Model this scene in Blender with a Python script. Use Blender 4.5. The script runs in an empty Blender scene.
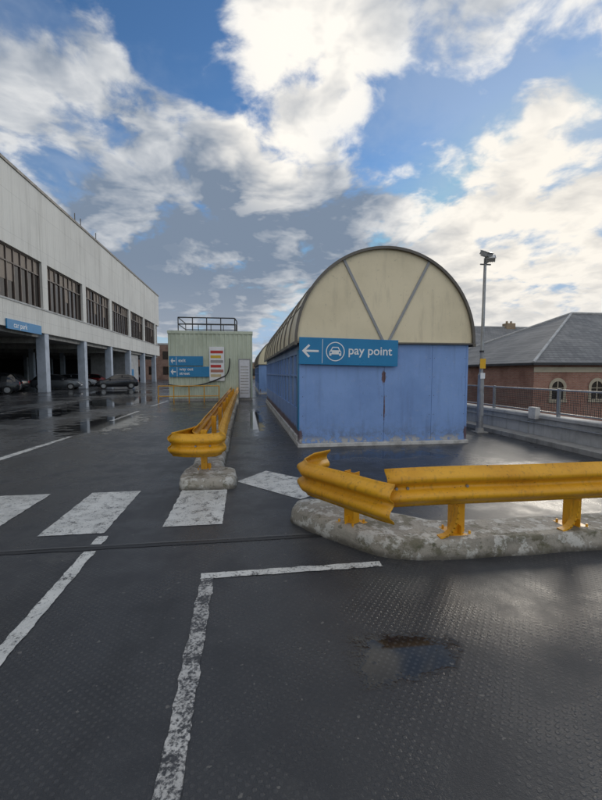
import bpy, bmesh, math, random
from mathutils import Vector, Matrix, noise as mnoise
random.seed(7)
S=bpy.context.scene
S.view_settings.view_transform='Standard'; S.view_settings.look='None'; S.view_settings.exposure=0
COL=S.collection

# ---------------------------------------------------------------- node helper
class NT:
    def __init__(s,tree): s.t=tree; s.n=tree.nodes; s.l=tree.links
    def new(s,typ,**k):
        nd=s.n.new(typ)
        for a,b in k.items(): setattr(nd,a,b)
        return nd
    def link(s,a,b): s.l.new(a,b)
    def put(s,sock,v):
        if hasattr(v,'is_output'): s.l.new(v,sock)
        elif sock.type=='RGBA' and not isinstance(v,tuple): sock.default_value=(v,v,v,1)
        else: sock.default_value=v
    def math(s,op,a,b=0.0,c=None,clamp=False):
        nd=s.new('ShaderNodeMath',operation=op,use_clamp=clamp)
        s.put(nd.inputs[0],a); s.put(nd.inputs[1],b)
        if c is not None: s.put(nd.inputs[2],c)
        return nd.outputs[0]
    def vmath(s,op,a,b=None,out=0):
        nd=s.new('ShaderNodeVectorMath',operation=op)
        s.put(nd.inputs[0],a)
        if b is not None: s.put(nd.inputs[1],b)
        return nd.outputs[out]
    def sstep(s,v,a,b,lo=0.0,hi=1.0,smooth=True):
        nd=s.new('ShaderNodeMapRange'); nd.interpolation_type='SMOOTHSTEP' if smooth else 'LINEAR'
        nd.clamp=True
        s.put(nd.inputs[0],v); s.put(nd.inputs[1],a); s.put(nd.inputs[2],b); s.put(nd.inputs[3],lo); s.put(nd.inputs[4],hi)
        return nd.outputs[0]
    def mix(s,f,a,b,mode='MIX'):
        nd=s.new('ShaderNodeMix',data_type='RGBA',blend_type=mode)
        s.put(nd.inputs[0],f)
        for sock,v in ((nd.inputs[6],a),(nd.inputs[7],b)):
            if isinstance(v,tuple) and len(v)==3: v=v+(1,)
            s.put(sock,v)
        return nd.outputs[2]
    def noise(s,vec,scale,detail=4,rough=.5,dist=0.0):
        nd=s.new('ShaderNodeTexNoise')
        if vec is not None: s.put(nd.inputs['Vector'],vec)
        nd.inputs['Scale'].default_value=scale; nd.inputs['Detail'].default_value=detail
        nd.inputs['Roughness'].default_value=rough; nd.inputs['Distortion'].default_value=dist
        return nd.outputs[0]
    def xyz(s,v):
        nd=s.new('ShaderNodeSeparateXYZ'); s.put(nd.inputs[0],v); return nd.outputs
    def scale(s,v,sc):
        return s.vmath('MULTIPLY',v,sc)
    def bump(s,h,strength=.3,dist=.01,normal=None):
        nd=s.new('ShaderNodeBump'); nd.inputs['Strength'].default_value=strength; nd.inputs['Distance'].default_value=dist
        s.put(nd.inputs['Height'],h)
        if normal is not None: s.link(normal,nd.inputs['Normal'])
        return nd.outputs[0]

def newmat(name):
    m=bpy.data.materials.new(name); m.use_nodes=True
    t=NT(m.node_tree); b=m.node_tree.nodes['Principled BSDF']
    pos=t.new('ShaderNodeTexCoord').outputs['Object']
    return m,t,b,pos
def weather(name,c,dark=None,rough=.6,nscale=1.5,amt=.5,metal=0,fine=40,bump=.15,bd=.004,streak=False,spec=None):
    m,t,b,pos=newmat(name)
    dark=dark or tuple(x*.55 for x in c)
    n=t.noise(pos,nscale,5,.65); f=t.sstep(n,.4,.72,0,amt)
    col=t.mix(f,c,dark)
    if streak:
        st=t.noise(t.scale(pos,(5,5,.35)),1.6,5,.6); col=t.mix(t.sstep(st,.48,.72,0,amt),col,dark)
    g=t.noise(pos,fine,3,.6); col=t.mix(t.sstep(g,.3,.7,.0,.18),col,tuple(x*.6 for x in c))
    t.link(col,b.inputs['Base Color'])
    t.link(t.sstep(n,.3,.7,rough-.08,min(1,rough+.12)),b.inputs['Roughness'])
    b.inputs['Metallic'].default_value=metal
    t.link(t.bump(t.math('ADD',g,n),bump,bd),b.inputs['Normal'])
    return m
def plain(name,c,rough=.5,metal=0):
    m,t,b,pos=newmat(name)
    n=t.noise(pos,6,4); t.link(t.mix(t.sstep(n,.35,.7,0,.3),c,tuple(x*.7 for x in c)),b.inputs['Base Color'])
    b.inputs['Roughness'].default_value=rough; b.inputs['Metallic'].default_value=metal
    return m

# ---------------------------------------------------------------- materials
def asphalt_nodes(t,pos):
    """returns colour, roughness, normal for the damp deck"""
    x,y,z=t.xyz(pos)
    near=t.math('LESS_THAN',y,3.78)
    big=t.noise(pos,.45,5,.6)
    med=t.noise(pos,2.6,5,.65)
    fine=t.noise(pos,95,3,.7)
    grit=t.noise(pos,260,1,.6)
    wet=t.sstep(t.math('ADD',t.math('MULTIPLY',big,.65),t.math('MULTIPLY',med,.35)),.43,.56)
    def pud(cx,cy,rx,ry,k=.5):
        dx=t.math('DIVIDE',t.math('SUBTRACT',x,cx),rx); dy=t.math('DIVIDE',t.math('SUBTRACT',y,cy),ry)
        d=t.math('SQRT',t.math('ADD',t.math('MULTIPLY',dx,dx),t.math('MULTIPLY',dy,dy)))
        d=t.math('ADD',d,t.math('MULTIPLY',t.math('SUBTRACT',med,.5),3.0*k))
        return t.sstep(d,1.15,.70)
    p=pud(.86,2.06,.30,.22,.9)
    for a in ((2.7,7.5,1.5,.45,1.1),(4.6,5.6,.9,.35,1.0),(2.6,4.9,.6,.25,.9),(-4.4,13.5,1.3,3.0,.9),(-7,24,2.2,6,.8),(-11,34,4,5,.8),(-8,17,1.5,2.5,1),(.35,14,.3,4,.6)):
        p=t.math('MAXIMUM',p,pud(*a))
    c=t.mix(t.sstep(med,.3,.7),(.034,.036,.040),(.058,.060,.063))
    c=t.mix(t.sstep(fine,.55,.75,0,.6),c,(.14,.14,.135))
    c=t.mix(t.sstep(fine,.45,.25,0,.5),c,(.013,.013,.015))
    c=t.mix(t.math('MULTIPLY',wet,.5),c,(.018,.019,.022))
    c=t.mix(t.math('MULTIPLY',p,.8),c,(.012,.013,.015))
    band=t.noise(t.scale(pos,(1.6,.07,0)),1.0,4,.6)
    c=t.mix(t.sstep(band,.52,.66,0,.4),c,(.020,.020,.022))
    # grey scuffs / dried silt
    c=t.mix(t.math('MULTIPLY',t.sstep(t.noise(pos,1.0,6,.75),.56,.68,0,.45),t.math('SUBTRACT',1.0,wet)),c,(.11,.108,.10))
    c=t.mix(t.sstep(t.noise(pos,22,2,.5),.70,.73,0,.6),c,(.20,.19,.17))
    crack=t.new('ShaderNodeTexVoronoi',feature='DISTANCE_TO_EDGE')
    wv=t.new('ShaderNodeTexNoise'); t.put(wv.inputs['Vector'],pos); wv.inputs['Scale'].default_value=2; wv.inputs['Detail'].default_value=3
    t.put(crack.inputs['Vector'],t.vmath('ADD',pos,t.scale(wv.outputs[1],(.5,.5,0)))); crack.inputs['Scale'].default_value=.5
    ck=t.math('MULTIPLY',t.sstep(crack.outputs['Distance'],.005,.0),t.sstep(big,.5,.62))
    c=t.mix(t.math('MULTIPLY',ck,.7),c,(.01,.01,.01))
    k=2*math.pi/.052
    sx=t.math('SINE',t.math('MULTIPLY',t.math('ADD',x,t.math('MULTIPLY',y,.12)),k)); sy=t.math('SINE',t.math('MULTIPLY',t.math('SUBTRACT',y,t.math('MULTIPLY',x,.12)),k))
    st=t.sstep(t.math('MULTIPLY',sx,sy),.25,.75)
    worn=t.sstep(t.noise(pos,1.3,4,.65),.38,.58,.12,1)
    st=t.math('MULTIPLY',t.math('MULTIPLY',st,near),worn)
    c=t.mix(t.math('MULTIPLY',st,.35),c,(.10,.10,.10))
    r=t.math('SUBTRACT',.47,t.math('MULTIPLY',wet,.22))
    r=t.math('SUBTRACT',r,t.sstep(y,5,14,0,.11))
    r=t.math('ADD',r,t.math('MULTIPLY',t.math('SUBTRACT',fine,.5),.25))
    r=t.mix(p,r,.05)
    dry=t.math('SUBTRACT',1.0,p)
    h=t.math('ADD',t.math('MULTIPLY',fine,.7),t.math('MULTIPLY',grit,.4))
    h=t.math('ADD',h,t.math('MULTIPLY',st,.60))
    h=t.math('ADD',h,t.math('MULTIPLY',med,.9))
    h=t.math('MULTIPLY',h,dry)
    nrm=t.bump(h,.65,.004)
    return c,r,nrm,med,fine
m,t,b,pos=newmat('wet_asphalt'); M_ASPH=m
c,r,nrm,_,_=asphalt_nodes(t,pos)
t.link(c,b.inputs['Base Color']); t.link(r,b.inputs['Roughness']); t.link(nrm,b.inputs['Normal']); b.inputs['IOR'].default_value=1.42

def paint_mat(name,col,lo,hi):
    m,t,b,pos=newmat(name)
    c,r,nrm,med,fine=asphalt_nodes(t,pos)
    a=t.noise(pos,7,7,.75); g=t.noise(pos,60,3,.7)
    w=t.sstep(t.math('ADD',t.math('MULTIPLY',a,.55),t.math('MULTIPLY',g,.45)),lo,hi)
    pc=t.mix(t.sstep(med,.35,.7,0,.6),col,tuple(x*.62 for x in col))
    pc=t.mix(t.sstep(a,.47,.7,0,.4),pc,(.24,.23,.21))
    t.link(t.mix(w,pc,c),b.inputs['Base Color'])
    t.link(r,b.inputs['Roughness']); t.link(nrm,b.inputs['Normal'])
    return m
M_PAINT=paint_mat('worn_road_paint',(.70,.70,.66),.51,.60)
M_PAINT2=paint_mat('very_worn_road_paint',(.56,.55,.52),.43,.55)

m,t,b,pos=newmat('flaking_concrete'); M_KERB=m
n1=t.noise(pos,3,6,.65); n2=t.noise(pos,6,7,.68); n3=t.noise(pos,70,3,.7)
x,y,z=t.xyz(pos)
c=t.mix(t.sstep(n1,.35,.65),(.40,.37,.31),(.25,.23,.19))
c=t.mix(t.sstep(n2,.50,.55,0,.85),c,(.60,.59,.54))
c=t.mix(t.sstep(t.noise(pos,4.3,7,.7),.52,.61,0,.8),c,(.13,.12,.07))
c=t.mix(t.sstep(t.noise(pos,11,5,.7),.58,.66,0,.65),c,(.08,.085,.04))
c=t.mix(t.sstep(n3,.5,.75,0,.35),c,(.12,.115,.10))
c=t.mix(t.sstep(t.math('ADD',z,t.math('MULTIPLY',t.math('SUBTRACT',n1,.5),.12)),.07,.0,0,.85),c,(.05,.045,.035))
t.link(c,b.inputs['Base Color']); b.inputs['Roughness'].default_value=.7
t.link(t.bump(t.math('ADD',t.math('ADD',n1,n2),t.math('MULTIPLY',n3,.2)),.8,.022),b.inputs['Normal'])

m,t,b,pos=newmat('yellow_paint'); M_YEL=m
n1=t.noise(pos,2.2,6,.7); n2=t.noise(pos,16,6,.75); n3=t.noise(t.scale(pos,(30,30,4)),1,4)
c=t.mix(t.sstep(n1,.35,.7),(.80,.41,.018),(.66,.31,.013))
c=t.mix(t.sstep(n2,.55,.70,0,.5),c,(.28,.14,.02))
c=t.mix(t.sstep(n3,.54,.75,0,.4),c,(.22,.12,.03))
c=t.mix(t.sstep(t.noise(pos,38,3,.7),.66,.71),c,(.06,.035,.02))
t.link(c,b.inputs['Base Color']); t.link(t.sstep(n1,.3,.7,.32,.55),b.inputs['Roughness'])
t.link(t.bump(t.math('ADD',n2,t.math('MULTIPLY',n1,2)),.3,.006),b.inputs['Normal'])

m,t,b,pos=newmat('kiosk_blue_paint'); M_BLUE=m
x,y,z=t.xyz(pos)
n1=t.noise(pos,1.1,6,.6); n2=t.noise(pos,9,6,.75); st=t.noise(t.scale(pos,(4,4,.4)),1.5,5,.6); n3=t.noise(pos,45,3,.7)
c=t.mix(t.sstep(n1,.35,.7),(.245,.40,.74),(.195,.33,.64))
c=t.mix(t.sstep(st,.48,.70,0,.45),c,(.15,.24,.47))
c=t.mix(t.sstep(n2,.57,.68,0,.4),c,(.36,.46,.68))
c=t.mix(t.sstep(n3,.62,.71,0,.55),c,(.10,.14,.25))
def blob(cx,cz,rx,rz):
    dx=t.math('DIVIDE',t.math('SUBTRACT',x,cx),rx); dz=t.math('DIVIDE',t.math('SUBTRACT',z,cz),rz)
    return t.math('SUBTRACT',1.0,t.math('SQRT',t.math('ADD',t.math('MULTIPLY',dx,dx),t.math('MULTIPLY',dz,dz))),clamp=True)
rb=t.math('MAXIMUM',blob(3.04,1.50,.09,.30),t.math('MULTIPLY',blob(3.06,.8,.045,.8),.7)); rb=t.math('MAXIMUM',rb,blob(1.18,.2,.08,.34)); rb=t.math('MAXIMUM',rb,blob(5.0,.22,.08,.3))
c=t.mix(t.sstep(t.math('MULTIPLY',rb,n2),.18,.30,0,.9),c,(.13,.05,.025))
low=t.math('MULTIPLY',t.sstep(z,.6,.05),t.sstep(n2,.40,.62)); c=t.mix(t.math('MULTIPLY',low,.7),c,(.13,.15,.19))
c=t.mix(t.math('MULTIPLY',t.sstep(z,.24,.12),t.sstep(n2,.48,.54)),c,(.48,.48,.47))
t.link(c,b.inputs['Base Color']); t.link(t.sstep(n1,.3,.7,.4,.6),b.inputs['Roughness'])
t.link(t.bump(t.math('ADD',n1,t.math('MULTIPLY',n2,.2)),.3,.03),b.inputs['Normal'])

m,t,b,pos=newmat('cream_vault_panel'); M_CREAM=m
n1=t.noise(pos,.9,6,.6); st=t.noise(t.scale(pos,(3,1.2,.5)),1.6,5,.65); n2=t.noise(pos,12,5,.7)
c=t.mix(t.sstep(n1,.35,.7),(.84,.74,.52),(.73,.64,.44))
c=t.mix(t.sstep(st,.5,.75,0,.45),c,(.48,.42,.29))
c=t.mix(t.sstep(n2,.6,.72,0,.35),c,(.36,.32,.22))
t.link(c,b.inputs['Base Color']); b.inputs['Roughness'].default_value=.45
t.link(t.bump(n1,.2,.03),b.inputs['Normal'])

M_FRAME=weather('brown_metal_frame',(.15,.135,.115),rough=.45)
M_GREYM=weather('galvanised_steel',(.36,.37,.38),(.20,.19,.18),rough=.42,metal=.5,nscale=5)
M_STRUT=weather('grey_strut',(.33,.34,.35),rough=.45)
M_DARKM=weather('dark_steel',(.035,.036,.04),rough=.5)
M_WHITE=weather('white_trim',(.66,.66,.64),(.25,.24,.22),rough=.55,nscale=4,amt=.7)
M_SIGN=weather('sign_blue',(.012,.23,.49),(.01,.17,.38),rough=.35,amt=.4)
M_SIGNW=plain('sign_white',(.85,.87,.88),.4)
M_CONC=weather('concrete',(.36,.35,.33),(.16,.16,.15),rough=.75,nscale=2,amt=.7,streak=True,bump=.3)
M_CONCL=weather('pale_concrete',(.52,.52,.51),(.26,.26,.25),rough=.7,nscale=1.5,amt=.6,streak=True)
def glassm(name,c,rough=.06):
    m,t,b,pos=newmat(name)
    n=t.noise(pos,.6,4,.5); t.link(t.mix(t.sstep(n,.35,.7),c,tuple(x*.5 for x in c)),b.inputs['Base Color'])
    b.inputs['Roughness'].default_value=rough; b.inputs['Specular IOR Level'].default_value=.6
    return m
M_GLASS=glassm('dark_window_glass',(.03,.022,.018),.12)
M_KGLASS=glassm('kiosk_glass',(.26,.33,.42),.12)
M_RUBBER=plain('tyre_rubber',(.02,.02,.02),.8)
M_RED=plain('red_lens',(.4,.02,.02),.3)
M_LENS=plain('lamp_lens',(.75,.75,.72),.15)
M_GRASS=weather('rough_ground',(.09,.09,.07),rough=.9,nscale=.02)

m,t,b,pos=newmat('white_cladding'); M_CLAD=m
x,y,z=t.xyz(pos)
n1=t.noise(pos,.15,5,.6); st=t.noise(t.scale(pos,(1,1.2,.08)),1.0,5,.65)
c=t.mix(t.sstep(n1,.35,.7),(.72,.71,.66),(.61,.60,.56))
c=t.mix(t.sstep(st,.45,.75,0,.55),c,(.36,.35,.31))
fy=t.math('FRACT',t.math('DIVIDE',y,1.39)); seam=t.sstep(t.math('ABSOLUTE',t.math('SUBTRACT',fy,.5)),.485,.5)
c=t.mix(t.math('MULTIPLY',seam,.45),c,(.2,.2,.2))
fz=t.math('FRACT',t.math('DIVIDE',z,2.9)); seamz=t.sstep(t.math('ABSOLUTE',t.math('SUBTRACT',fz,.5)),.49,.5)
c=t.mix(t.math('MULTIPLY',seamz,.35),c,(.2,.2,.2))
t.link(c,b.inputs['Base Color']); b.inputs['Roughness'].default_value=.6
t.link(t.bump(t.math('SINE',t.math('MULTIPLY',y,28)),.25,.02),b.inputs['Normal'])

def brickm(name,c1,c2,scale=1.0):
    m,t,b,pos=newmat(name)
    x,y,z=t.xyz(pos)
    cb=t.new('ShaderNodeCombineXYZ'); t.put(cb.inputs[0],t.math('ADD',x,y)); t.put(cb.inputs[1],z)
    br=t.new('ShaderNodeTexBrick'); t.link(cb.outputs[0],br.inputs['Vector'])
    br.inputs['Scale'].default_value=1; br.inputs['Brick Width'].default_value=.23*scale; br.inputs['Row Height'].default_value=.075*scale
    br.inputs['Mortar Size'].default_value=.01*scale
    br.inputs['Color1'].default_value=c1+(1,); br.inputs['Color2'].default_value=c2+(1,); br.inputs['Mortar'].default_value=(.3,.27,.23,1)
    n=t.noise(pos,.8,6,.65)
    t.link(t.mix(t.sstep(n,.4,.7,0,.6),br.outputs[0],tuple(v*.4 for v in c1)),b.inputs['Base Color']); b.inputs['Roughness'].default_value=.85
    return m
M_BRICK=brickm('red_brick',(.32,.13,.09),(.40,.19,.13))
M_SAND=brickm('buff_brick',(.38,.26,.14),(.30,.20,.11),2)
m,t,b,pos=newmat('slate_roof'); M_SLATE=m
x,y,z=t.xyz(pos)
cb=t.new('ShaderNodeCombineXYZ'); t.put(cb.inputs[0],x); t.put(cb.inputs[1],z)
br=t.new('ShaderNodeTexBrick'); t.link(cb.outputs[0],br.inputs['Vector']); br.inputs['Scale'].default_value=1
br.inputs['Brick Width'].default_value=.35; br.inputs['Row Height'].default_value=.16; br.inputs['Mortar Size'].default_value=.012
br.inputs['Color1'].default_value=(.13,.13,.13,1); br.inputs['Color2'].default_value=(.21,.21,.205,1); br.inputs['Mortar'].default_value=(.05,.05,.05,1)
n=t.noise(pos,.5,6,.7); t.link(t.mix(t.sstep(n,.4,.7,0,.6),br.outputs[0],(.27,.265,.25)),b.inputs['Base Color']); b.inputs['Roughness'].default_value=.65
M_GREEN=weather('pale_green_cladding',(.60,.66,.53),(.34,.39,.29),rough=.5,nscale=.9,amt=.45,streak=True)

# ---------------------------------------------------------------- mesh helpers
def group(name):
    e=bpy.data.objects.new(name,None); COL.objects.link(e); e.empty_display_size=.3; return e
def addmesh(name,verts,faces,mat,parent=None,smooth=False,mats=None,fm=None):
    me=bpy.data.meshes.new(name); me.from_pydata([tuple(v) for v in verts],[],faces); me.update()
    for mm in (mats or [mat]): me.materials.append(mm)
    if fm:
        for p,i in zip(me.polygons,fm): p.material_index=i
    if smooth:
        for p in me.polygons: p.use_smooth=True
    o=bpy.data.objects.new(name,me); COL.objects.link(o)
    if parent: o.parent=parent
    return o
class MB:
    """accumulates many boxes / tubes in a single mesh"""
    def __init__(s): s.v=[]; s.f=[]
    def box(s,x0,x1,y0,y1,z0,z1,M=None):
        i=len(s.v)
        vs=[Vector(p) for p in ((x0,y0,z0),(x1,y0,z0),(x1,y1,z0),(x0,y1,z0),(x0,y0,z1),(x1,y0,z1),(x1,y1,z1),(x0,y1,z1))]
        if M: vs=[M@v for v in vs]
        s.v+=vs
        s.f+=[tuple(i+k for k in q) for q in ((0,3,2,1),(4,5,6,7),(0,1,5,4),(1,2,6,5),(2,3,7,6),(3,0,4,7))]
        return s
    def tube(s,p,q,r,r2=None,n=12):
        p=Vector(p);q=Vector(q);r2=r if r2 is None else r2
        d=(q-p).normalized(); u=d.orthogonal().normalized(); w=d.cross(u); i=len(s.v)
        for P,R in ((p,r),(q,r2)):
            for k in range(n):
                a=2*math.pi*k/n; s.v.append(P+(u*math.cos(a)+w*math.sin(a))*R)
        for k in range(n):
            k2=(k+1)%n; s.f.append((i+k,i+k2,i+n+k2,i+n+k))
        s.f.append(tuple(i+k for k in range(n))[::-1]); s.f.append(tuple(i+n+k for k in range(n)))
        return s
    def make(s,name,mat,parent=None,bevel=0,smooth=False):
        o=addmesh(name,s.v,s.f,mat,parent)
        if bevel:
            b=o.modifiers.new('bevel','BEVEL'); b.width=bevel; b.segments=2; b.limit_method='ANGLE'
        if smooth:
            o.data.polygons.foreach_set('use_smooth',[True]*len(o.data.polygons))
            try: o.data.set_sharp_from_angle(angle=math.radians(40))
            except Exception: pass
        return o
def box(name,x0,x1,y0,y1,z0,z1,mat,parent=None,bevel=0):
    return MB().box(x0,x1,y0,y1,z0,z1).make(name,mat,parent,bevel)
def sheet(name,pts,z,mat,parent=None):
    return addmesh(name,[(x,y,z) for x,y in pts],[tuple(range(len(pts)))],mat,parent)

# ---------------------------------------------------------------- ground & deck
sheet('ground',[(-1500,-1500),(1500,-1500),(1500,1500),(-1500,1500)],-5,M_GRASS)
box('car_park_deck_road',-60,7.4,-30,125,-.6,0,M_ASPH)
jg=group('expansion_joint')
mj=plain('joint_rubber',(.016,.016,.017),.5)
v=[];f=[]
for i in range(0,421):
    X=-14+i*.05; w=.012*mnoise.noise(Vector((X*3,7,0)))+.008*mnoise.noise(Vector((X*14,7,0))); v+=[(X,3.75+w,.004),(X,3.80+w*.5,.004)]
    if i: f.append((2*i-2,2*i,2*i+1,2*i-1))
addmesh('seal',v,f,mj,jg)
v=[];f=[]
for i in range(0,421):
    X=-14+i*.05; w=.010+.012*mnoise.noise(Vector((X*2,0,0)))+.008*mnoise.noise(Vector((X*17,0,0))); v+=[(X,3.812+w*.3,.008),(X,3.822+w,.008)]
    if i: f.append((2*i-2,2*i,2*i+1,2*i-1))
addmesh('edge_lip',v,f,plain('joint_edge',(.09,.09,.09),.5),jg)

mk=group('road_markings')
def strip(name,x0,x1,y0,y1,mat=M_PAINT,seed=0,wob=.010):
    pts=[]
    def j(i): return (mnoise.noise(Vector((i*.3+seed*7.3,seed,0.3)))+.6*mnoise.noise(Vector((i*1.1+seed*7.3,seed,4.3))))*wob
    nx=max(3,int((x1-x0)/.03)); ny=max(3,int((y1-y0)/.03))
    if ny>400: ny=400
    for i in range(nx): pts.append((x0+(x1-x0)*i/nx,y0+j(i)))
    for i in range(ny): pts.append((x1+j(i+50),y0+(y1-y0)*i/ny))
    for i in range(nx): pts.append((x1-(x1-x0)*i/nx,y1+j(i+90)))
    for i in range(ny): pts.append((x0+j(i+630),y1-(y1-y0)*i/ny))
    return sheet(name,pts,.0045,mat,mk)
strip('zebra_stripe',-.86,-.25,4.22,5.56,seed=1)
strip('zebra_stripe',-2.03,-1.41,4.14,5.58,seed=2)
strip('zebra_stripe',-3.18,-2.55,4.12,5.6,seed=3)
strip('zebra_stripe',-4.33,-3.7,4.12,5.6,seed=4)
strip('zebra_stripe',-5.5,-4.87,4.12,5.6,seed=4)
sheet('diagonal_stripe',[(-.13,5.88),(.68,4.93),(1.25,5.32),(1.0,5.75),(.33,6.47)],.0045,M_PAINT,mk)
strip('bay_line',-.355,-.255,-2.5,3.08,M_PAINT2,5,.012)
strip('bay_line',-.36,1.12,3.085,3.175,M_PAINT,6)
strip('lane_line',-1.44,-1.34,-2,3.72,M_PAINT,7)
strip('lane_line',-1.44,-1.34,3.86,4.06,M_PAINT,8)
sheet('arrow_mark',[(-4.72,6.8),(-4.50,6.8),(-4.30,10.7),(-4.42,10.7)],.0045,M_PAINT,mk)
for i,(a,c_) in enumerate(((14,17.5),(20,24),(27,32),(36,42))):
    strip('lane_dash',-4.5,-4.35,a,c_,M_PAINT,9+i)
for i in range(7):
    Y=17+i*3.0
    strip('cross_line',-9.5,-5.2,Y,Y+.12,M_PAINT2,20+i)
strip('lane_line',-9.6,-9.48,12,60,M_PAINT2,40)
for i in range(10):
    strip('bay_line',-16.2,-11.5,22+i*5.2,22.12+i*5.2,M_PAINT2,60+i)

# ---------------------------------------------------------------- kerb islands
def island(name,outline,h,parent=None,step=.06,mat=M_KERB,inset=.035,jit=.013):
    pts=[]
    n=len(outline)
    for i in range(n):
        a=Vector(outline[i]);b_=Vector(outline[(i+1)%n]); k=max(1,int((b_-a).length/step))
        for j in range(k): pts.append(a.lerp(b_,j/k))
    for _ in range(2): pts=[(pts[i-1]+pts[i]*2+pts[(i+1)%len(pts)])/4 for i in range(len(pts))]
    N=len(pts)
    nor=[]
    for i in range(N):
        tt=(pts[(i+1)%N]-pts[i-1]).normalized(); nor.append(Vector((-tt.y,tt.x)))
    V=[];F=[]
    levels=[(-.02,-.02),(-.006,h*.22),(.0,h*.5),(inset*.2,h*.78),(inset*.6,h*.94),(inset*1.3,h),(inset*2.4,h*1.01)]
    for li,(ins,z) in enumerate(levels):
        for i in range(N):
            q=Vector((pts[i].x,pts[i].y,li*.25)); d=mnoise.noise(q*2.2)*jit*1.8+mnoise.noise(q*9)*jit*.8
            P=pts[i]+nor[i]*(ins+d); V.append((P.x,P.y,z+(mnoise.noise(q*5+Vector((5,5,5)))*.010 if li>0 else 0)))
    for li in range(len(levels)-1):
        for i in range(N):
            i2=(i+1)%N; F.append((li*N+i,li*N+i2,(li+1)*N+i2,(li+1)*N+i))
    F.append(tuple((len(levels)-1)*N+i for i in range(N)))
    return addmesh(name,V,F,mat,parent,smooth=True)
island('concrete_kerb',[(.47,4.22),(.68,3.84),(1.15,3.27),(1.40,3.17),(1.9,3.13),(14,3.10),(14,3.6),(1.85,3.62),(1.5,3.95),(.95,4.42),(.6,4.5)],.16)
island('concrete_kerb',[(-.92,5.52),(-.14,5.5),(-.12,6.1),(-.36,6.3),(-.36,30),(-.86,30),(-.86,6.3),(-.93,6.2)],.15,step=.1)

# ---------------------------------------------------------------- guard rails
PROF=[(.0,.0),(.004,.018),(.028,.036),(.062,.058),(.078,.078),(.080,.10),(.066,.12),(.028,.142),(.012,.158),(.012,.178),(.028,.194),(.066,.216),(.080,.236),(.078,.258),(.062,.278),(.028,.30),(.004,.318),(.0,.336)]
def beam(name,path,parent,side=1):
    P=[]
    for a,b_ in zip(path,path[1:]):
        a=Vector(a);b_=Vector(b_);k=max(1,int((b_-a).length/.15))
        for j in range(k): P.append(a.lerp(b_,j/k))
    P.append(Vector(path[-1])); path=P
    V=[];F=[];n=len(path);k=len(PROF)
    for i,p in enumerate(path):
        a=Vector(path[max(0,i-1)][:2]);b_=Vector(path[min(n-1,i+1)][:2]); d=(b_-a).normalized(); nr=Vector((d.y,-d.x))*side
        for (o,z) in PROF:
            dn=mnoise.noise(Vector((p[0]*1.7,p[1]*1.7,z*5)))*.009
            V.append((p[0]+nr.x*(o+dn),p[1]+nr.y*(o+dn),p[2]+z+mnoise.noise(Vector((p[0]*.9,p[1]*.9,3)))*.008))
    for i in range(n-1):
        for j in range(k-1): F.append((i*k+j,i*k+j+1,(i+1)*k+j+1,(i+1)*k+j))
    o=addmesh(name,V,F,M_YEL,parent,smooth=True)
    s=o.modifiers.new('thick','SOLIDIFY'); s.thickness=.006; s.offset=0
    return o
def bolts(name,pts,parent):
    m_=MB()
    for p,d in pts: m_.tube(p,Vector(p)+Vector(d)*.014,.014,.012,8)
    return m_.make(name,M_GREYM,parent)
def post(name,x,y,z0,z1,ang,parent):
    M=Matrix.Translation((x,y,0))@Matrix.Rotation(ang,4,'Z')
    m_=MB()
    m_.box(-.055,.055,-.004,.004,z0,z1,M); m_.box(-.059,-.051,-.004,.085,z0,z1,M); m_.box(.051,.059,-.004,.085,z0,z1,M)
    m_.box(-.11,.11,-.07,.15,z0,z0+.012,M)
    m_.box(-.004,.004,-.06,-.004,z0,z0+.09,M)
    for sx in (-.085,.085):
        for sy in (-.045,.12): m_.tube(M@Vector((sx,sy,z0+.01)),M@Vector((sx,sy,z0+.04)),.012,n=6)
    return m_.make(name,M_YEL,parent,.002)
g=group('guard_rail_barrier')
beam('w_beam',[(1.16,3.20,.455),(1.3,3.198,.457),(2.2,3.19,.46),(3.3,3.17,.462),(5,3.17,.46)],g,1)
beam('w_beam_lap',[(4.8,3.16,.462),(9,3.16,.462),(14,3.16,.462)],g,1)
beam('w_beam_terminal',[(.93,4.30,.42),(.74,4.24,.40),(.61,4.08,.378),(.62,3.92,.372),(.74,3.75,.368),(.95,3.42,.366),(1.12,3.15,.362),(1.20,3.055,.36)],g,1)
for x_ in (1.9,3.08,4.3,5.5,6.7,7.9,9.1,10.3): post('post',x_,3.30,.15,.74,0,g)
post('post',.98,3.66,.15,.66,math.radians(-55),g)
mb=MB()
for x_ in (1.9,3.08,4.3,5.5,6.7): 
    mb.box(x_-.09,x_+.09,3.215,3.29,.56,.70)
mb.make('spacer_block',M_YEL,g,.004)
mb=MB()
for x_ in (1.9,3.08,4.3,5.5):
    pts=[]
    for k in range(9):
        a=math.pi*.5*k/8; pts.append(Vector((x_-.19+.13*math.sin(a)*1.0,3.225,.17+.26*(1-math.cos(a)))))
    pts=[Vector((x_-.22,3.22,.165))]+pts
    for p,q in zip(pts,pts[1:]):
        mid=(p+q)/2; d=q-p; L=d.length/2+.004; an=math.atan2(d.z,d.x)
        mb.box(-L,L,-.035,.035,-.007,.007,Matrix.Translation(mid)@Matrix.Rotation(-an,4,'Y'))
mb.make('foot_bracket',M_YEL,g)
bolts('bolts',[((x_,3.178,.625),(0,-1,0)) for x_ in (1.26,1.36,1.9,3.08,4.3)],g)
g=group('guard_rail_barrier')
for i in range(6):
    y0=6.35+i*4.0; y1=y0+4.15
    beam('w_beam',[(-.72-.008*i,y1,.47),(-.72-.008*i-.012,y0,.455)],g,1)
beam('w_beam_terminal',[(-.71,7.0,.44),(-.745,6.6,.43),(-.82,6.36,.42),(-.95,6.12,.41),(-1.05,5.93,.405)],g,1)
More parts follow.
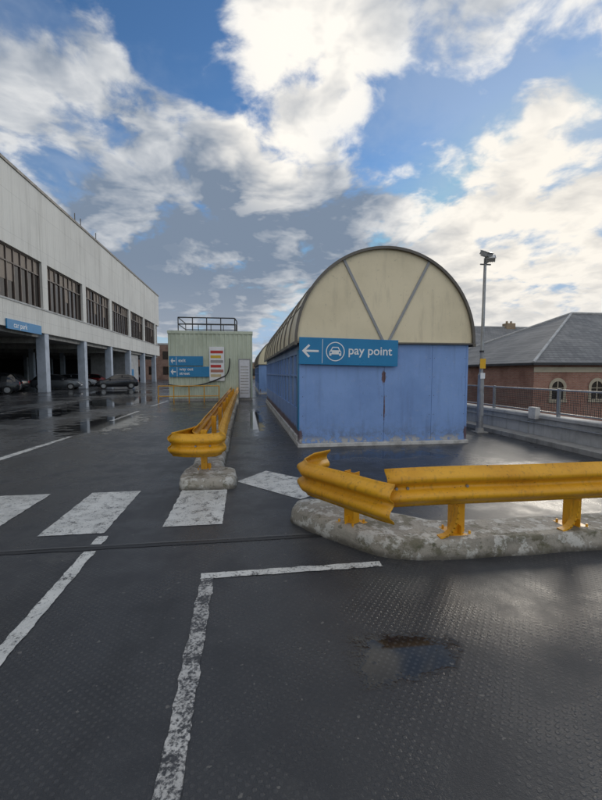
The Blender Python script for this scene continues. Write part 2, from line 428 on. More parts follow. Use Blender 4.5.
beam('w_beam_end',[(-1.04,5.92,.40),(-.86,5.82,.40),(-.62,5.78,.40),(-.42,5.82,.40),(-.35,5.95,.405)],g,1)
beam('w_beam_back',[(-.36,5.93,.41),(-.40,6.3,.43),(-.42,8,.455),(-.44,30.5,.47)],g,1)
for i in range(13):
    post('post',-.58,6.15+i*2.0,.14,.74,math.radians(90),g)
bolts('bolts',[((-.70,5.76,.565),(0,-1,0)),((-.5,5.77,.565),(0,-1,0))],g)

# ---------------------------------------------------------------- pay kiosk
def kiosk(name,X0,X1,Y0,Y1,detail=True):
    g=group(name); cx=(X0+X1)/2; R=(X1-X0)/2+.10; zc=2.27; T=.09
    box('plinth',X0-.05,X1+.05,Y0-.05,Y1+.05,-.02,.075,M_WHITE,g,.01)
    w=MB(); seams=[X0,X0+(X1-X0)*.49,X0+(X1-X0)*.78,X1]
    for a,b_ in zip(seams,seams[1:]): w.box(a+.003,b_-.003,Y0,Y0+.05,.078,zc-.04)
    w.make('front_panels',M_BLUE,g,.003)
    box('core_wall',X0+.02,X1-.02,Y0+.052,Y0+.10,.078,zc-.04,M_DARKM,g)
    box('rear_wall',X0,X1,Y1-.08,Y1,.078,zc-.04,M_BLUE,g)
    box('east_wall',X1-.08,X1,Y0+.104,Y1-.084,.078,zc-.04,M_BLUE,g)
    box('side_dado',X0,X0+.08,Y0+.104,Y1-.084,.078,.80,M_BLUE,g)
    box('side_head',X0,X0+.08,Y0+.104,Y1-.084,2.02,zc-.04,M_BLUE,g)
    box('side_glass',X0+.035,X0+.05,Y0+.12,Y1-.1,.80,2.02,M_KGLASS,g)
    fr=MB(); nb=int((Y1-Y0)/.85)
    for i in range(nb+1):
        y=Y0+.11+(Y1-Y0-.28)*i/nb; fr.box(X0-.012,X0+.09,y,y+.06,.802,2.018)
    fr.box(X0-.006,X0+.084,Y0+.172,Y1-.2,1.52,1.56)
    fr.make('mullions',M_BLUE,g)
    box('side_strip',X0-.03,X0-.002,Y0-.004,Y0+.30,.35,2.1,M_SIGN,g,.003)
    box('side_skirt',X0-.045,X0-.003,Y0+.31,Y1,.08,.20,M_WHITE,g,.004)
    for x_ in (X0-.012,X1-.028): box('corner_trim',x_,x_+.04,Y0-.008,Y0-.001,.08,zc-.04,M_BLUE,g)
    fx=MB()
    for a in (X0+.06,seams[1]-.05,seams[1]+.05,seams[2]-.05,seams[2]+.05,X1-.06):
        for k in range(5): fx.tube((a,Y0-.0005,.25+k*.42),(a,Y0-.004,.25+k*.42),.008,n=6)
    fx.make('panel_screws',M_DARKM,g)
    n=40; V=[];F=[]; m_=24
    for j in range(m_+1):
        y=Y0-T+.01+(Y1-Y0+2*T-.02)*j/m_
        for i in range(n+1):
            a=math.pi*i/n; V.append((cx-R*math.cos(a),y,zc+R*math.sin(a)))
    for j in range(m_):
        for i in range(n): F.append((j*(n+1)+i,j*(n+1)+i+1,(j+1)*(n+1)+i+1,(j+1)*(n+1)+i))
    addmesh('vault',V,F,M_CREAM,g,smooth=True)
    for nm,y in (('gable_front',Y0-.03),('gable_rear',Y1+.03)):
        V=[(cx-(R-.02)*math.cos(math.pi*i/n),y,zc+(R-.02)*math.sin(math.pi*i/n)) for i in range(n+1)]
        addmesh(nm,V,[tuple(range(n+1))],M_CREAM,g)
    def arc(y0,y1,r0,r1,nn=40):
        V=[];F=[]
        for i in range(nn+1):
            a=math.pi*i/nn; c_,s_=-math.cos(a),math.sin(a)
            V+=[(cx+r0*c_,y0,zc+r0*s_),(cx+r1*c_,y0,zc+r1*s_),(cx+r1*c_,y1,zc+r1*s_),(cx+r0*c_,y1,zc+r0*s_)]
        for i in range(nn):
            for k in range(4):
                k2=(k+1)%4; F.append((4*i+k,4*i+k2,4*i+4+k2,4*i+4+k))
        F+=[(0,1,2,3),(4*nn+3,4*nn+2,4*nn+1,4*nn)]
        return V,F
    V,F=arc(Y0-T-.012,Y0-T+.045,R-.035,R+.022); addmesh('front_rim',V,F,M_FRAME,g)
    ribs=int((Y1-Y0)/1.12)
    AV=[];AF=[]
    for i in range(1,ribs+1):
        y=Y0-T+(Y1-Y0+T)*i/ribs; V,F=arc(y-.03,y+.03,R+.001,R+.03); k=len(AV); AV+=V; AF+=[tuple(q+k for q in f) for f in F]
    addmesh('ribs',AV,AF,M_FRAME,g)
    pur=MB()
    for a in (22,48,75,105,132,158):
        a=math.radians(a); pur.tube((cx-(R+.005)*math.cos(a),Y0,zc+(R+.005)*math.sin(a)),(cx-(R+.005)*math.cos(a),Y1,zc+(R+.005)*math.sin(a)),.012,n=6)
    pur.make('purlin_caps',M_FRAME,g)
    box('eaves_gutter',cx-R-.04,cx-R+.03,Y0-T-.01,Y1+T,zc-.08,zc-.004,M_FRAME,g,.006)
    box('eaves_gutter',cx+R-.03,cx+R+.04,Y0-T-.01,Y1+T,zc-.08,zc-.004,M_FRAME,g,.006)
    box('soffit',cx-R+.032,cx+R-.032,Y0-T+.0,Y0-.031,zc-.035,zc-.002,M_FRAME,g)
    st=MB()
    for sgn in (-1,1):
        a=math.radians(27.5)*sgn; L=R-.045
        M=Matrix.Translation((cx-.03+.05*sgn,Y0-.045-.008*(sgn>0),zc))@Matrix.Rotation(a,4,'Y')
        st.box(-.028,.028,-.012,.012,.0,L,M)
    st.make('gable_struts',M_STRUT,g,.003)
    return g
g=kiosk('pay_point_kiosk',1.17,5.01,8.5,21.6)
kiosk('pay_point_kiosk',1.1,4.9,31,43)

sg=group('pay_point_sign')
MS=Matrix.Translation((2.22,8.40,2.05))@Matrix.Rotation(math.radians(1.2),4,'Y')
def sbox(name,x0,x1,z0,z1,d0,d1,mat,bev=0):
    return MB().box(x0,x1,d0,d1,z0,z1,MS).make(name,mat,sg,bev)
sbox('board',-1.08,1.10,-.285,.285,0,.035,M_SIGN,.006)
sbox('divider',-.585,-.575,-.255,.255,-.003,-.0005,M_SIGNW)
sbox('brackets',-.9,-.8,-.25,.2,.037,.098,M_GREYM); sbox('brackets',.8,.9,-.25,.2,.037,.098,M_GREYM)
def spoly(name,pts,y,mat):
    return addmesh(name,[MS@Vector((x,y,z)) for x,z in pts],[tuple(range(len(pts)))],mat,sg)
spoly('arrow_shaft',[(-.99,-.022),(-.66,-.022),(-.66,.022),(-.99,.022)],-.004,M_SIGNW)
spoly('arrow_head',[(-1.02,0),(-.88,.14),(-.845,.11),(-.955,0),(-.845,-.11),(-.88,-.14)],-.0055,M_SIGNW)
ccx=-.30
N=40; V=[];F=[]
for i in range(N):
    a=2*math.pi*i/N
    V+=[MS@Vector((ccx+.205*math.cos(a),-.004,.205*math.sin(a))),MS@Vector((ccx+.185*math.cos(a),-.004,.185*math.sin(a)))]
for i in range(N):
    j=(i+1)%N; F.append((2*i,2*j,2*j+1,2*i+1))
addmesh('ring',V,F,M_SIGNW,sg)
spoly('car_body',[(ccx-.13,-.09),(ccx-.085,-.09),(ccx-.085,-.06),(ccx+.085,-.06),(ccx+.085,-.09),(ccx+.13,-.09),(ccx+.13,.0),(ccx+.105,.03),(ccx+.065,.10),(ccx-.065,.10),(ccx-.105,.03),(ccx-.13,0)],-.004,M_SIGNW)
spoly('car_screen',[(ccx-.08,.03),(ccx+.08,.03),(ccx+.052,.08),(ccx-.052,.08)],-.0065,M_SIGN)
for s_ in (-1,1): spoly('car_light',[(ccx+s_*.095+.02*math.cos(k*math.pi/4),-.02+.02*math.sin(k*math.pi/4)) for k in range(8)],-.0065,M_SIGN)
def text(name,body,size,M,mat,parent,bold=.004):
    cu=bpy.data.curves.new(name,'FONT'); cu.body=body; cu.size=size; cu.extrude=.001; cu.offset=bold; cu.align_y='CENTER'
    o=bpy.data.objects.new(name,cu); COL.objects.link(o)
    dg=bpy.context.evaluated_depsgraph_get(); me=bpy.data.meshes.new_from_object(o.evaluated_get(dg))
    bpy.data.objects.remove(o); me.materials.clear(); me.materials.append(mat)
    me.transform(M@Matrix.Rotation(math.radians(90),4,'X'))
    ob=bpy.data.objects.new(name,me); COL.objects.link(ob); ob.parent=parent; return ob
text('lettering','pay point',.262,MS@Matrix.Translation((.0-.02,-.005,.03)),M_SIGNW,sg,.003)

# ---------------------------------------------------------------- lamp post
g=group('street_lamp')
LX,LY=6.30,10.0
mb=MB().tube((LX,LY,.0),(LX,LY,1.55),.085,.08,16).tube((LX,LY,1.55),(LX,LY,1.62),.08,.05,16).tube((LX,LY,1.62),(LX+.02,LY,4.62),.05,.035,16)
mb.make('column',M_GREYM,g,smooth=True)
MB().box(LX-.16,LX+.16,LY-.16,LY+.16,0,.02).tube((LX,LY,.02),(LX,LY,.12),.12,.1,16).make('base',M_CONC,g)
box('access_door',LX-.045,LX+.045,LY-.09,LY-.082,.45,1.05,M_STRUT,g)
heads=((-.02,.35,-62,4.70),(.10,-.5,-58,4.58))
mb=MB()
mb.tube((LX-.12,LY,4.46),(LX+.18,LY,4.46),.02,n=8)
ml_=MB()
for dx,az,tl,z in heads:
    M=Matrix.Translation((LX+dx,LY-.10,z))@Matrix.Rotation(az,4,'Z')@Matrix.Rotation(math.radians(tl),4,'X')
    mb.box(-.11,.11,-.045,.045,-.12,.12,M); mb.box(-.125,.125,-.06,-.047,-.135,.135,M)
    for k in range(5): mb.box(-.10+k*.048,-.09+k*.048,.047,.075,-.08,.08,M)
    mb.tube(M@Vector((0,0.04,0)),(LX+dx*.3,LY,4.47),.014,n=6)
    ml_.box(-.10,.10,-.066,-.062,-.11,.11,M)
mb.make('floodlight_heads',M_GREYM,g,.004); ml_.make('lens',M_LENS,g)
M_YS=plain('yellow_sticker',(.8,.45,.02),.4)
box('warning_plate',LX-.10,LX+.06,LY-.10,LY-.092,1.72,1.98,M_YS,g); box('plate_lower',LX-.08,LX+.05,LY-.10,LY-.093,1.45,1.6,M_SIGNW,g)
MB().tube((LX,LY,2.15),(LX,LY,2.2),.058,n=14).tube((LX,LY,1.8),(LX,LY,1.85),.058,n=14).make('clamps',M_DARKM,g)

# ---------------------------------------------------------------- parapet, fence (right)
g=group('parapet_wall')
mb=MB(); y=-12
while y<60: mb.box(6.98,7.28,y+.01,y+2.99,-.01,.52); y+=3
mb.make('wall_panels',M_CONCL,g,.01)
box('coping',6.92,7.34,-12,60,.523,.60,M_CONCL,g,.012)
box('kerb_strip',6.55,6.976,-12,60,-.01,.11,M_CONC,g,.012)
mb=MB().tube((6.93,-12,.40),(6.93,60,.40),.022,n=8)
for i in range(36): mb.box(6.925,6.98,-11+i*2,-10.97+i*2,.37,.43)
mb.make('service_pipe',M_GREYM,g)
box('junction_box',6.84,6.97,8.6,8.85,.50,.78,M_WHITE,g,.01)
g=group('mesh_fence')
mb=MB()
for i in range(30): mb.box(7.10,7.16,-11+i*2.4,-10.94+i*2.4,.60,1.24)
mb.box(7.105,7.155,-12,60,1.19,1.225); mb.box(7.11,7.15,-12,60,.66,.69); 
mb.make('frame',M_GREYM,g)
mb=MB()
for i in range(1000): 
    y=-2+i*.045; mb.box(7.127,7.133,y,y+.008,.69,1.19)
for k in range(9): mb.box(7.1345,7.1385,-12,60,.73+k*.052,.738+k*.052)
mb.make('wire_mesh',M_DARKM,g)

# ---------------------------------------------------------------- prefab corrugated building
g=group('corrugated_cabin')
X0,X1,Y0,Y1,H=-4.25,.42,23.6,31,3.98
def corr(name,p,q,z0,z1,mat):
    p=Vector(p);q=Vector(q);L=(q-p).length;d=(q-p).normalized();n=Vector((d.y,-d.x)); V=[];F=[];s=0;pts=[]
    per=.25
    while s<L-.01:
        for ds,o in ((0,0),(.10,0),(.13,.035),(.22,.035)): 
            if s+ds<L: pts.append((s+ds,o))
        s+=per
    pts.append((L,0))
    for s_,o in pts:
        P=p+d*s_+n*o; V+=[(P.x,P.y,z0),(P.x,P.y,z1)]
    for i in range(len(pts)-1): F.append((2*i,2*i+2,2*i+3,2*i+1))
    return addmesh(name,V,F,mat,g)
corr('front_cladding',(X0,Y0),(X1,Y0),.15,H-.15,M_GREEN)
corr('side_cladding',(X1,Y0),(X1,Y1),.15,H-.15,M_GREEN)
corr('side_cladding',(X0,Y1),(X0,Y0),.15,H-.15,M_GREEN)
corr('rear_cladding',(X1,Y1),(X0,Y1),.15,H-.15,M_GREEN)
box('roof_trim',X0-.06,X1+.06,Y0-.06,Y1+.06,H-.15,H+.02,M_GREEN,g,.01)
box('base_trim',X0-.02,X1+.02,Y0-.02,Y1+.02,-.01,.15,M_CONC,g)
DW=plain('door_white',(.72,.74,.78),.4)
box('door',-.30,.28,Y0-.07,Y0-.045,.16,2.35,DW,g,.005)
mb=MB().box(-.36,-.30,Y0-.08,Y0-.035,.15,2.42).box(.28,.34,Y0-.08,Y0-.035,.15,2.42).box(-.299,.279,Y0-.08,Y0-.035,2.352,2.42); mb.make('door_frame',M_GREYM,g)
mb=MB()
for i in range(10): mb.box(-.24,.22,Y0-.078,Y0-.071,.4+i*.17,.46+i*.17)
mb.make('door_louvres',M_CONCL,g)
g2=group('roof_guard_rail')
mb=MB(); ya=Y0+.3; A,B=-3.75,-.55
for z_ in (.42,.80): mb.tube((A,ya,H+z_),(B,ya,H+z_),.035,n=8).tube((A,ya+3,H+z_),(B,ya+3,H+z_),.03,n=8).tube((A,ya,H+z_),(A,ya+3,H+z_),.03,n=8)
mb.tube((B,ya,H+.8),(B+.12,ya,H+.62),.035,n=8).tube((B+.12,ya,H+.62),(B+.12,ya,H),.035,n=8)
for i in range(5):
    x_=A+(B-A)*i/4; mb.tube((x_,ya,H),(x_,ya,H+.8),.03,n=8).tube((x_,ya+3,H),(x_,ya+3,H+.8),.025,n=8)
mb.make('rails',M_DARKM,g2)
def smallsign(name,x0,x1,z0,z1,lines):
    s=group(name); y=Y0-.12
    box('board',x0,x1,y,y+.03,z0,z1,M_SIGN,s)
    h=z1-z0
    box('icon_panel',x0+h*.72,x0+h*.76,y-.004,y-.001,z0+.04,z1-.04,M_SIGNW,s)
    addmesh('arrow',[(x0+.08,y-.003,(z0+z1)/2),(x0+h*.36,y-.003,z1-.1),(x0+h*.36,y-.003,(z0+z1)/2+.035),(x0+h*.62,y-.003,(z0+z1)/2+.035),(x0+h*.62,y-.003,(z0+z1)/2-.035),(x0+h*.36,y-.003,(z0+z1)/2-.035),(x0+h*.36,y-.003,z0+.1)],[tuple(range(7))],M_SIGNW,s)
    for i,l in enumerate(lines):
        text('lettering',l,h*.5/len(lines)**.3,Matrix.Translation((x0+h*.95,y-.004,(z0+z1)/2+(len(lines)-1)*h*.22-i*h*.42+.02)),M_SIGNW,s,.004)
smallsign('direction_sign',-4.22,-2.35,2.02,2.55,['exit'])
smallsign('direction_sign',-4.22,-1.95,1.38,1.96,['way out','street'])
s=group('tariff_board'); y=Y0-.13
box('board',-2.0,-1.15,y,y+.03,1.15,3.1,M_SIGNW,s)
cs=[(.55,.04,.03),(.7,.45,.03),(.35,.35,.35),(.55,.04,.03),(.45,.2,.15),(.6,.5,.3)]
for i,cc in enumerate(cs):
    box('row',-1.93,-1.22-.12*(i%2),y-.006,y-.002,2.72-i*.27,2.88-i*.27,plain('row_ink_%d'%i,cc,.5),s)
s=group('wall_cable'); mb=MB(); pr=None
for i in range(25):
    u=i/24; P=Vector((-4.3+3.1*u,Y0-.16,.95+.45*u**2-.18*math.sin(u*math.pi)))
    if pr: mb.tube(pr,P,.035,n=6)
    pr=P
for k in range(8):
    a=k/7*math.pi*.55; P=Vector((-1.2+.35*math.sin(a),Y0-.16,1.401+.9*(1-math.cos(a)))); mb.tube(pr,P,.035,n=6); pr=P
mb.make('cable',M_DARKM,s)
s=group('pedestrian_railing'); mb=MB()
for z_ in (.35,.9): mb.tube((-4.6,22.3,z_),(-1.4,22.3,z_),.025,n=8)
for i in range(5): mb.tube((-4.6+i*.8,22.3,0),(-4.6+i*.8,22.3,.9),.025,n=8)
mb.make('rails',M_YEL,s)

# ---------------------------------------------------------------- multi storey building (left)
g=group('car_park_building')
FX=-16.5; HB=16.4; P=8.35; piers=[-5.0+P*i for i in range(11)]
Ya,Yb=-12,82.0
box('lower_band',FX-.4,FX,Ya,Yb,4.9,6.9,M_CLAD,g)
box('upper_band',FX-.4,FX,Ya,Yb,10.7,HB,M_CLAD,g)
mb=MB()
for p in piers:
    if p-.45>Ya: mb.box(FX-.4,FX-.003,p-.45,min(p+.45,Yb),6.9,10.7)
mb.make('piers',M_CLAD,g)
box('roof_coping',FX-.5,FX+.08,Ya,Yb+.08,HB,HB+.22,M_FRAME,g)
box('band_drip',FX+.002,FX+.06,Ya,Yb,6.78,6.90,M_CONCL,g)
box('body',FX-45,FX-1.2,Ya,Yb-.3,4.95,HB-.1,M_CLAD,g)
box('end_wall',FX-45,FX-.402,Yb-.28,Yb,4.9,HB,M_CLAD,g)
gl=MB(); mu=MB(); lo=MB()
for p in piers[:-1]:
    a=p+.45; b_=p+P-.45; 
    gl.box(FX-.34,FX-.30,a,b_,6.9,10.7)
    n=8
    for i in range(n+1):
        y=a+(b_-a)*i/n; mu.box(FX-.3,FX-.20,y-.04,y+.04,6.95,10.65)
    for z_ in (6.9,9.55,10.6): mu.box(FX-.28,FX-.21,a,b_,z_+.001,z_+.1)
    for i in range(n):
        q=random.random(); y=a+(b_-a)*(i+.06)/n
        if q<.75: lo.box(FX-.295,FX-.285,y,y+(b_-a)/n*.86,9.68-(1.4 if q<.25 else 0),10.58)
gl.make('window_glass',M_GLASS,g); mu.make('window_mullions',weather('brown_mullion',(.13,.10,.085),rough=.5),g); lo.make('blinds',plain('blind',(.24,.19,.15),.6),g)
M_COL=weather('pale_blue_column',(.50,.56,.64),(.28,.31,.35),rough=.6)
mb=MB()
for p in piers: 
    mb.box(FX-.75,FX-.05,p-.35,p+.35,0,4.9)
    for k in (1,2,3): mb.box(FX-.6-k*9,FX-.1-k*9,p-.25,p+.25,0,4.9)
mb.make('columns',M_COL,g)
box('ceiling_slab',FX-45,FX-.41,Ya,Yb-.3,4.55,4.9,M_CONC,g)
mb=MB()
for p in piers: mb.box(FX-33.5,FX-.8,p-.2,p+.2,4.1,4.545)
mb.make('beams',M_CONC,g)
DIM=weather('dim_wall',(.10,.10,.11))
box('back_wall',FX-34,FX-33.6,Ya,Yb,0,4.54,DIM,g)
box('end_wall_lower',FX-33.59,FX-9,Yb-.3,Yb-.02,0,4.54,DIM,g)
box('upstand',FX-.35,FX-.1,54.3,61,0,1.0,M_CONCL,g)
box('service_core',FX-6,FX-.8,63,69,0,4.54,M_CONCL,g); box('service_door',FX-.795,FX-.75,65,66.1,0,2.2,M_SIGN,g)
mb=MB()
for y in (30,33,36.5,40,58,74): mb.box(FX-8,FX-6,y,y+1.6,HB-.1,HB+1.0+(y%3)*.3)
for y in (46,47.5,52): mb.tube((FX-1,y,HB),(FX-1,y,HB+1.9),.05,n=6)
mb.box(FX-2.5,FX-1,46,49,HB,HB+.9); mb.box(FX-2.5,FX-1,51,52,HB,HB+.7)
mb.make('roof_plant',M_FRAME,g)
s=group('car_park_entrance_sign')
box('board',FX+.02,FX+.10,30.8,35.6,4.72,5.42,M_SIGN,s)
text('lettering','car park',.55,Matrix.Translation((FX+.105,31.6,5.05))@Matrix.Rotation(math.radians(90),4,'Z'),M_SIGNW,s)

g=group('brick_building')
box('walls',-46,-14,104,120,-5,8.6,brickm('dull_brick',(.22,.11,.08),(.28,.15,.11),2),g)
box('parapet',-46.1,-13.9,103.9,120.1,8.6,9.0,M_CONCL,g)
mb=MB()
for i in range(9):
    for z_ in (1.2,5): mb.box(-44+i*3.4,-42.4+i*3.4,103.92,103.99,z_,z_+2)
mb.make('windows',M_GLASS,g)
g=group('brick_building')
box('walls',-13,30,120,130,-5,4.5,M_SAND,g); box('parapet',-13.1,30.1,119.9,130.1,4.5,4.9,M_CONCL,g)
mb=MB()
for i in range(12): mb.box(-12+i*3.4,-10.4+i*3.4,119.92,119.99,.8,3)
mb.make('windows',M_GLASS,g)

# ---------------------------------------------------------------- warehouses (right)
M_STONE=weather('sandstone',(.46,.40,.30))
def warehouse(name,X0,X1,Y0,Y1,eave,ridge,wallm,wins=(),hd=None):
    g=group(name); h=(Y1-Y0)/2; ym=(Y0+Y1)/2; o=.25; hd=h if hd is None else hd
    box('walls',X0,X1,Y0,Y1,-5,eave,wallm,g)
    V=[(X0-o,Y0-o,eave),(X1+o,Y0-o,eave),(X1+o,Y1+o,eave),(X0-o,Y1+o,eave),(X0+hd,ym,ridge),(X1-hd,ym,ridge)]
    addmesh('roof',V,[(0,1,5,4),(1,2,5),(2,3,4,5),(3,0,4)],M_SLATE,g)
    mb=MB()
    for a,b_ in ((0,4),(3,4),(4,5),(1,5)):
        mb.tube(Vector(V[a])+Vector((0,0,.04)),Vector(V[b_])+Vector((0,0,.04)),.09,n=6)
    mb.make('ridge_tiles',M_CONCL,g)
    MB().box(X0-.32,X1+.3,Y0-.36,Y0-.253,eave-.12,eave+.02).box(X0-.36,X0-.253,Y0-.245,Y1+.3,eave-.121,eave+.019).make('gutter',M_DARKM,g)
    box('stone_band',X0-.03,X1+.03,Y0-.04,Y0-.003,eave-.55,eave-.25,M_STONE,g)
    w=MB(); fr=MB()
    for (xa,xb,za,zb) in wins:
        c_=(xa+xb)/2; R0=(xb-xa)/2; n=12
        arcp=[(c_+R0*math.cos(math.pi*k/n),zb+R0*math.sin(math.pi*k/n)) for k in range(n+1)]
        i=len(w.v); pts=[(xa,za),(xb,za)]+arcp
        w.v+=[Vector((px,Y0-.012,pz)) for px,pz in pts]; w.f.append(tuple(i+k for k in range(len(pts))))
        fr.box(xa-.2,xb+.2,Y0-.09,Y0-.021,za-.2,za-.001)
        fr.box(xa-.16,xa,Y0-.05,Y0-.013,za,zb); fr.box(xb,xb+.16,Y0-.05,Y0-.013,za,zb)
        i=len(fr.v)
        for k in range(n+1):
            a=math.pi*k/n
            for rr in (R0,R0+.2): fr.v.append(Vector((c_+rr*math.cos(a),Y0-.05,zb+rr*math.sin(a))))
        for k in range(n): fr.f.append((i+2*k,i+2*k+1,i+2*k+3,i+2*k+2))
        fr.box(c_-.03,c_+.03,Y0-.045,Y0-.021,za,zb+R0); fr.box(xa+.001,xb-.001,Y0-.044,Y0-.022,zb-.04,zb)
    if wins: w.make('windows',M_GLASS,g); fr.make('stone_surrounds',M_STONE,g)
    return g
warehouse('brick_warehouse',17.3,48,22,38,2.2,6.5,M_BRICK,wins=[(18.5,19.3,.0,.7),(21.2,22.0,.0,.7),(25.8,26.6,.0,.7),(29.2,30,0,.7)],hd=9.5)
g=warehouse('stone_warehouse',15,56,40,58,2.9,7.6,M_SAND,wins=[],hd=4)
mb=MB()
for i in range(7): mb.box(19+i*2.6,20.6+i*2.6,39.9,39.97,.2,2.1)
mb.make('blue_shutters',plain('shutter_blue',(.13,.21,.38),.5),g)
mb=MB()
for x_ in (25,34): mb.box(x_,x_+1.2,48.5,49.5,7.0,8.1); mb.tube((x_+.3,49,8.1),(x_+.3,49,8.4),.14,n=10).tube((x_+.9,49,8.1),(x_+.9,49,8.4),.14,n=10)
mb.make('chimney_stacks',M_SAND,g)

# ---------------------------------------------------------------- cars
def car(name,x,y,rot,paint,L=4.1,hh=1.48):
    g=group(name); M=Matrix.Translation((x,y,0))@Matrix.Rotation(rot,4,'Z'); s=L/4.1; q=hh/1.48
    st=[(-2.05,.42,.62,.66,.66,.66,.60),(-1.98,.30,.80,.90,.76,.76,.66),(-1.80,.24,.90,1.05,.83,.82,.70),(-1.55,.22,.95,1.34,.85,.84,.62),(-1.1,.22,.95,1.45,.86,.85,.60),(-.2,.22,.93,1.48,.87,.86,.60),(.25,.22,.92,1.43,.87,.86,.60),(.95,.22,.92,.98,.87,.85,.72),(1.5,.23,.84,.89,.85,.82,.66),(1.9,.27,.70,.76,.78,.76,.58),(2.05,.36,.56,.60,.64,.62,.5)]
    V=[];F=[];fm=[]
    for (X,zs,zb,zt,w0,w1,w2) in st:
        X*=s; zt*=q
        ring=[(-w0*.9,zs),(-w0,zs+.12),(-w0*1.01,(zs+zb)/2),(-w1,zb),(-w2,zt-.03),(-w2*.8,zt),(w2*.8,zt),(w2,zt-.03),(w1,zb),(w0*1.01,(zs+zb)/2),(w0,zs+.12),(w0*.9,zs)]
        V+=[M@Vector((X,a,b_)) for a,b_ in ring]
    n=12
    for i in range(len(st)-1):
        for j in range(n):
            j2=(j+1)%n; F.append((i*n+j,(i+1)*n+j,(i+1)*n+j2,i*n+j2))
            gl_=0
            if j in (3,7) and 2<=i<=6: gl_=1
            if j in (4,5,6) and i==6: gl_=1
            if j in (4,5,6) and i==2: gl_=1
            fm.append(gl_)
    F.append(tuple(range(n))); fm.append(0); F.append(tuple((len(st)-1)*n+j for j in range(n))[::-1]); fm.append(0)
    o=addmesh('body',V,F,None,g,smooth=True,mats=[paint,M_CG],fm=fm)
    try: o.data.set_sharp_from_angle(angle=math.radians(38))
    except Exception: pass
    mb=MB();mr=MB()
    for X in (-1.28*s,1.30*s):
        for sy in (-1,1):
            mb.tube(M@Vector((X,sy*.70,.32)),M@Vector((X,sy*.885,.32)),.325,n=24)
            mr.tube(M@Vector((X,sy*.886,.32)),M@Vector((X,sy*.90,.32)),.20,n=16)
    mb.make('wheels',M_RUBBER,g,.02); mr.make('hubcaps',M_GREYM,g)
    mp=MB()
    for sy in (-1,1):
        mp.box(-.45*s-.04,-.45*s+.04,sy*.735-.012,sy*.735+.012,.95,1.36*q,M)
        mp.box(.62*s,.76*s,sy*.95-.08,sy*.95+.08,.95,1.07,M)
    mp.make('pillars_and_mirrors',paint,g)
    ml=MB()
    for sy in (-1,1): ml.box(1.80*s,1.93*s,sy*.60-.14,sy*.60+.14,.58,.71,M)
    ml.make('headlights',M_LENS,g,.02)
    ml=MB()
    for sy in (-1,1): ml.box(-2.03*s,-1.9*s,sy*.65-.08,sy*.65+.08,.66,.90,M)
    ml.make('tail_lights',M_RED,g,.02)
    MB().box(2.05*s,2.065*s,-.26,.26,.40,.51,M).make('number_plate',M_SIGNW,g)
M_CG=glassm('car_glass',(.012,.014,.016),.05)
def cp(name,c,r=.25):
    m=plain(name,c,r,.2); m.node_tree.nodes['Principled BSDF'].inputs['Coat Weight'].default_value=.6; return m
blk=cp('car_paint_black',(.015,.016,.02)); gry=cp('car_paint_grey',(.10,.11,.12)); blu=cp('car_paint_blue',(.02,.035,.08)); slv=cp('car_paint_silver',(.35,.36,.37)); rd=cp('car_paint_red',(.25,.02,.02))
R_=math.radians
car('parked_car',-12.9,43.0,R_(-160),blk,4.0)
car('parked_car',-17.9,41.5,R_(8),gry,4.2)
car('parked_car',-21.3,38.2,R_(178),blk,4.4,1.6)
car('parked_car',-19.3,33.2,R_(200),blk,4.4,1.65)
car('parked_car',-19.8,51.0,R_(10),slv,4.2)
car('parked_car',-26,37,R_(180),blk,4.3)
car('parked_car',-25.5,42.5,R_(4),blu,4.3)
car('parked_car',-21,57.5,R_(185),rd,4.1)
car('parked_car',-27,46,R_(180),slv,4.3)
car('parked_car',-19.5,71,R_(180),blk,4.3)

# ---------------------------------------------------------------- world
SAZ,SEL=R_(42),R_(18)
W=bpy.data.worlds.new('World'); S.world=W; W.use_nodes=True
t=NT(W.node_tree); bg=W.node_tree.nodes['Background']
sky=t.new('ShaderNodeTexSky'); sky.sky_type='NISHITA'; sky.sun_disc=False; sky.sun_elevation=SEL; sky.sun_rotation=SAZ
sky.air_density=1.2; sky.dust_density=.3; sky.ozone_density=2.5
D=t.new('ShaderNodeTexCoord').outputs['Generated']
x,y,z=t.xyz(D)
zz=t.math('ADD',t.math('MAXIMUM',z,0.0),.24)
cb=t.new('ShaderNodeCombineXYZ'); t.put(cb.inputs[0],t.math('DIVIDE',x,zz)); t.put(cb.inputs[1],t.math('DIVIDE',y,zz)); t.put(cb.inputs[2],t.math('MULTIPLY',z,.9))
Pv=t.vmath('ADD',cb.outputs[0],(3.7,1.3,.4))
def dirv(az,el): az=R_(az);el=R_(el); return (math.sin(az)*math.cos(el),math.cos(az)*math.cos(el),math.sin(el))
def lobe(az,el,rad):
    d=t.vmath('DOT_PRODUCT',D,dirv(az,el),out=1); return t.sstep(d,math.cos(R_(rad)),1.0)
wp=t.new('ShaderNodeTexNoise'); t.put(wp.inputs['Vector'],Pv); wp.inputs['Scale'].default_value=2.2; wp.inputs['Detail'].default_value=3
Pw=t.vmath('ADD',Pv,t.scale(wp.outputs[1],(.22,.22,.1)))
big=t.noise(Pv,.9,3,.5)
n1=t.noise(Pw,4.2,8,.55)
n2=t.noise(t.vmath('ADD',Pw,(math.sin(SAZ)*.075,math.cos(SAZ)*.075,.0)),4.2,4,.55)
n4=t.noise(Pw,10,5,.6)
bias=0.0
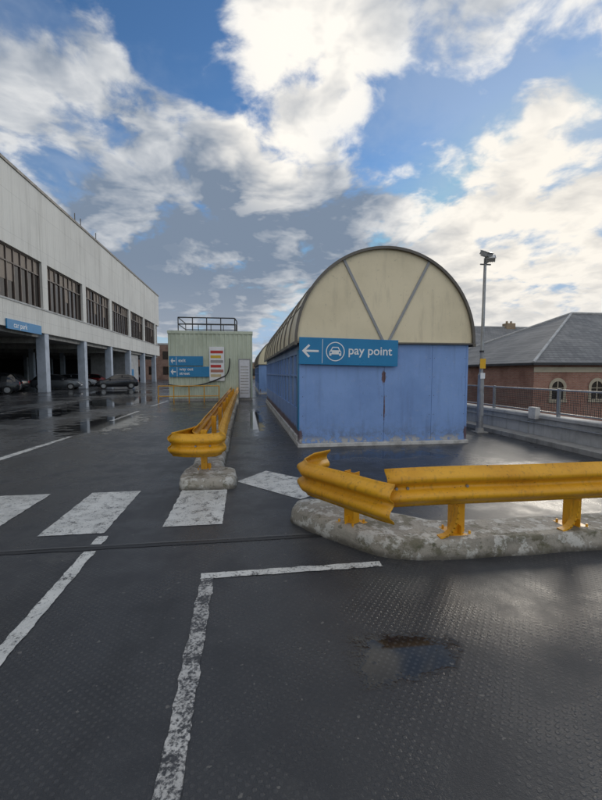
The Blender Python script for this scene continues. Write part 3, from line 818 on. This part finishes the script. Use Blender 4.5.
for az,el,rad,amp in ((3,27,10,.075),(9,38,11,.085),(-20,27,20,.065),(-25,34,12,.04),(-6,15,16,.12),(12,19,12,.10),(38,16,19,.095),(35,36,12,.04),(24,10,14,.08),
                      (-7,37,9,-.11),(-13,40,9,-.10),(25,31,11,-.095),(22,23,8,-.05),(42,28,9,-.08),(30,26,8,-.03),(-27,38,8,-.05),(-1,33,4,-.03)):
    bias=t.math('ADD',bias,t.math('MULTIPLY',lobe(az,el,rad),amp))
mixn=t.math('ADD',t.math('MULTIPLY',n1,.74),t.math('MULTIPLY',big,.26))
mixn=t.math('ADD',mixn,t.math('MULTIPLY',t.math('SUBTRACT',n4,.5),.14))
den=t.math('ADD',mixn,bias)
mask=t.sstep(den,.445,.570)
thick=t.sstep(den,.52,.74)
relief=t.sstep(t.math('SUBTRACT',n1,n2),-.12,.11,smooth=False)
cw=(8.3,8.3,8.2); cg=(1.9,2.45,3.3)
shade=t.math('ADD',t.math('MULTIPLY',thick,.48),t.math('MULTIPLY',t.math('SUBTRACT',1.0,relief),.70))
darkz=t.math('MAXIMUM',t.math('MULTIPLY',lobe(-8,13,22),.50),t.math('MAXIMUM',t.math('MULTIPLY',lobe(13,18,11),.5),t.math('MULTIPLY',lobe(-22,30,18),.22)))
lite=t.math('MAXIMUM',lobe(3,28,10),t.math('MAXIMUM',lobe(9,38,12),t.math('MULTIPLY',lobe(37,17,22),.8)))
shade=t.math('ADD',shade,darkz); shade=t.math('SUBTRACT',shade,t.math('MULTIPLY',lite,.42))
behind=t.sstep(y,.15,-.35)  # unseen sky behind the camera, brightened below to add light to the scene
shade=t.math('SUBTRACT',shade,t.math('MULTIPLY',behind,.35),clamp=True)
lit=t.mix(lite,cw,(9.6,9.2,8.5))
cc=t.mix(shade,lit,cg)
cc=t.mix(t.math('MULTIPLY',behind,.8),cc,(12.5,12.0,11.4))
glow=lobe(40,17,20)
cc=t.mix(t.math('MULTIPLY',glow,.35),cc,(9.4,8.5,7.1))
low=t.sstep(z,.26,.02); cc=t.mix(t.math('MULTIPLY',low,.35),cc,(5.4,5.5,5.7))
skyc=t.vmath('MULTIPLY',sky.outputs[0],(.60,.84,1.10))
skyc=t.vmath('MINIMUM',skyc,(3.4,4.7,6.4))
veil=t.math('MULTIPLY',t.sstep(t.noise(Pw,1.6,6,.6),.42,.68),.35)
skyc=t.mix(veil,skyc,(4.8,5.5,6.5))
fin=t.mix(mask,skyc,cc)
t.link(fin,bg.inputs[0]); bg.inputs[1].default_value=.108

sun=bpy.data.lights.new('sun','SUN'); sun.energy=.7; sun.angle=R_(14); sun.color=(1,.92,.80)
so=bpy.data.objects.new('sun',sun); COL.objects.link(so)
d=Vector((math.sin(SAZ)*math.cos(SEL),math.cos(SAZ)*math.cos(SEL),math.sin(SEL)))
so.rotation_euler=(-d).to_track_quat('-Z','Y').to_euler()

# ---------------------------------------------------------------- camera
cam=bpy.data.cameras.new('camera'); co=bpy.data.objects.new('camera',cam); COL.objects.link(co)
cam.sensor_fit='VERTICAL'; cam.sensor_height=36; cam.sensor_width=27; cam.lens=18; cam.clip_start=.05; cam.clip_end=4000
co.location=(0,0,1.6); co.rotation_euler=(R_(90-3.86),0,R_(-8)); S.camera=co
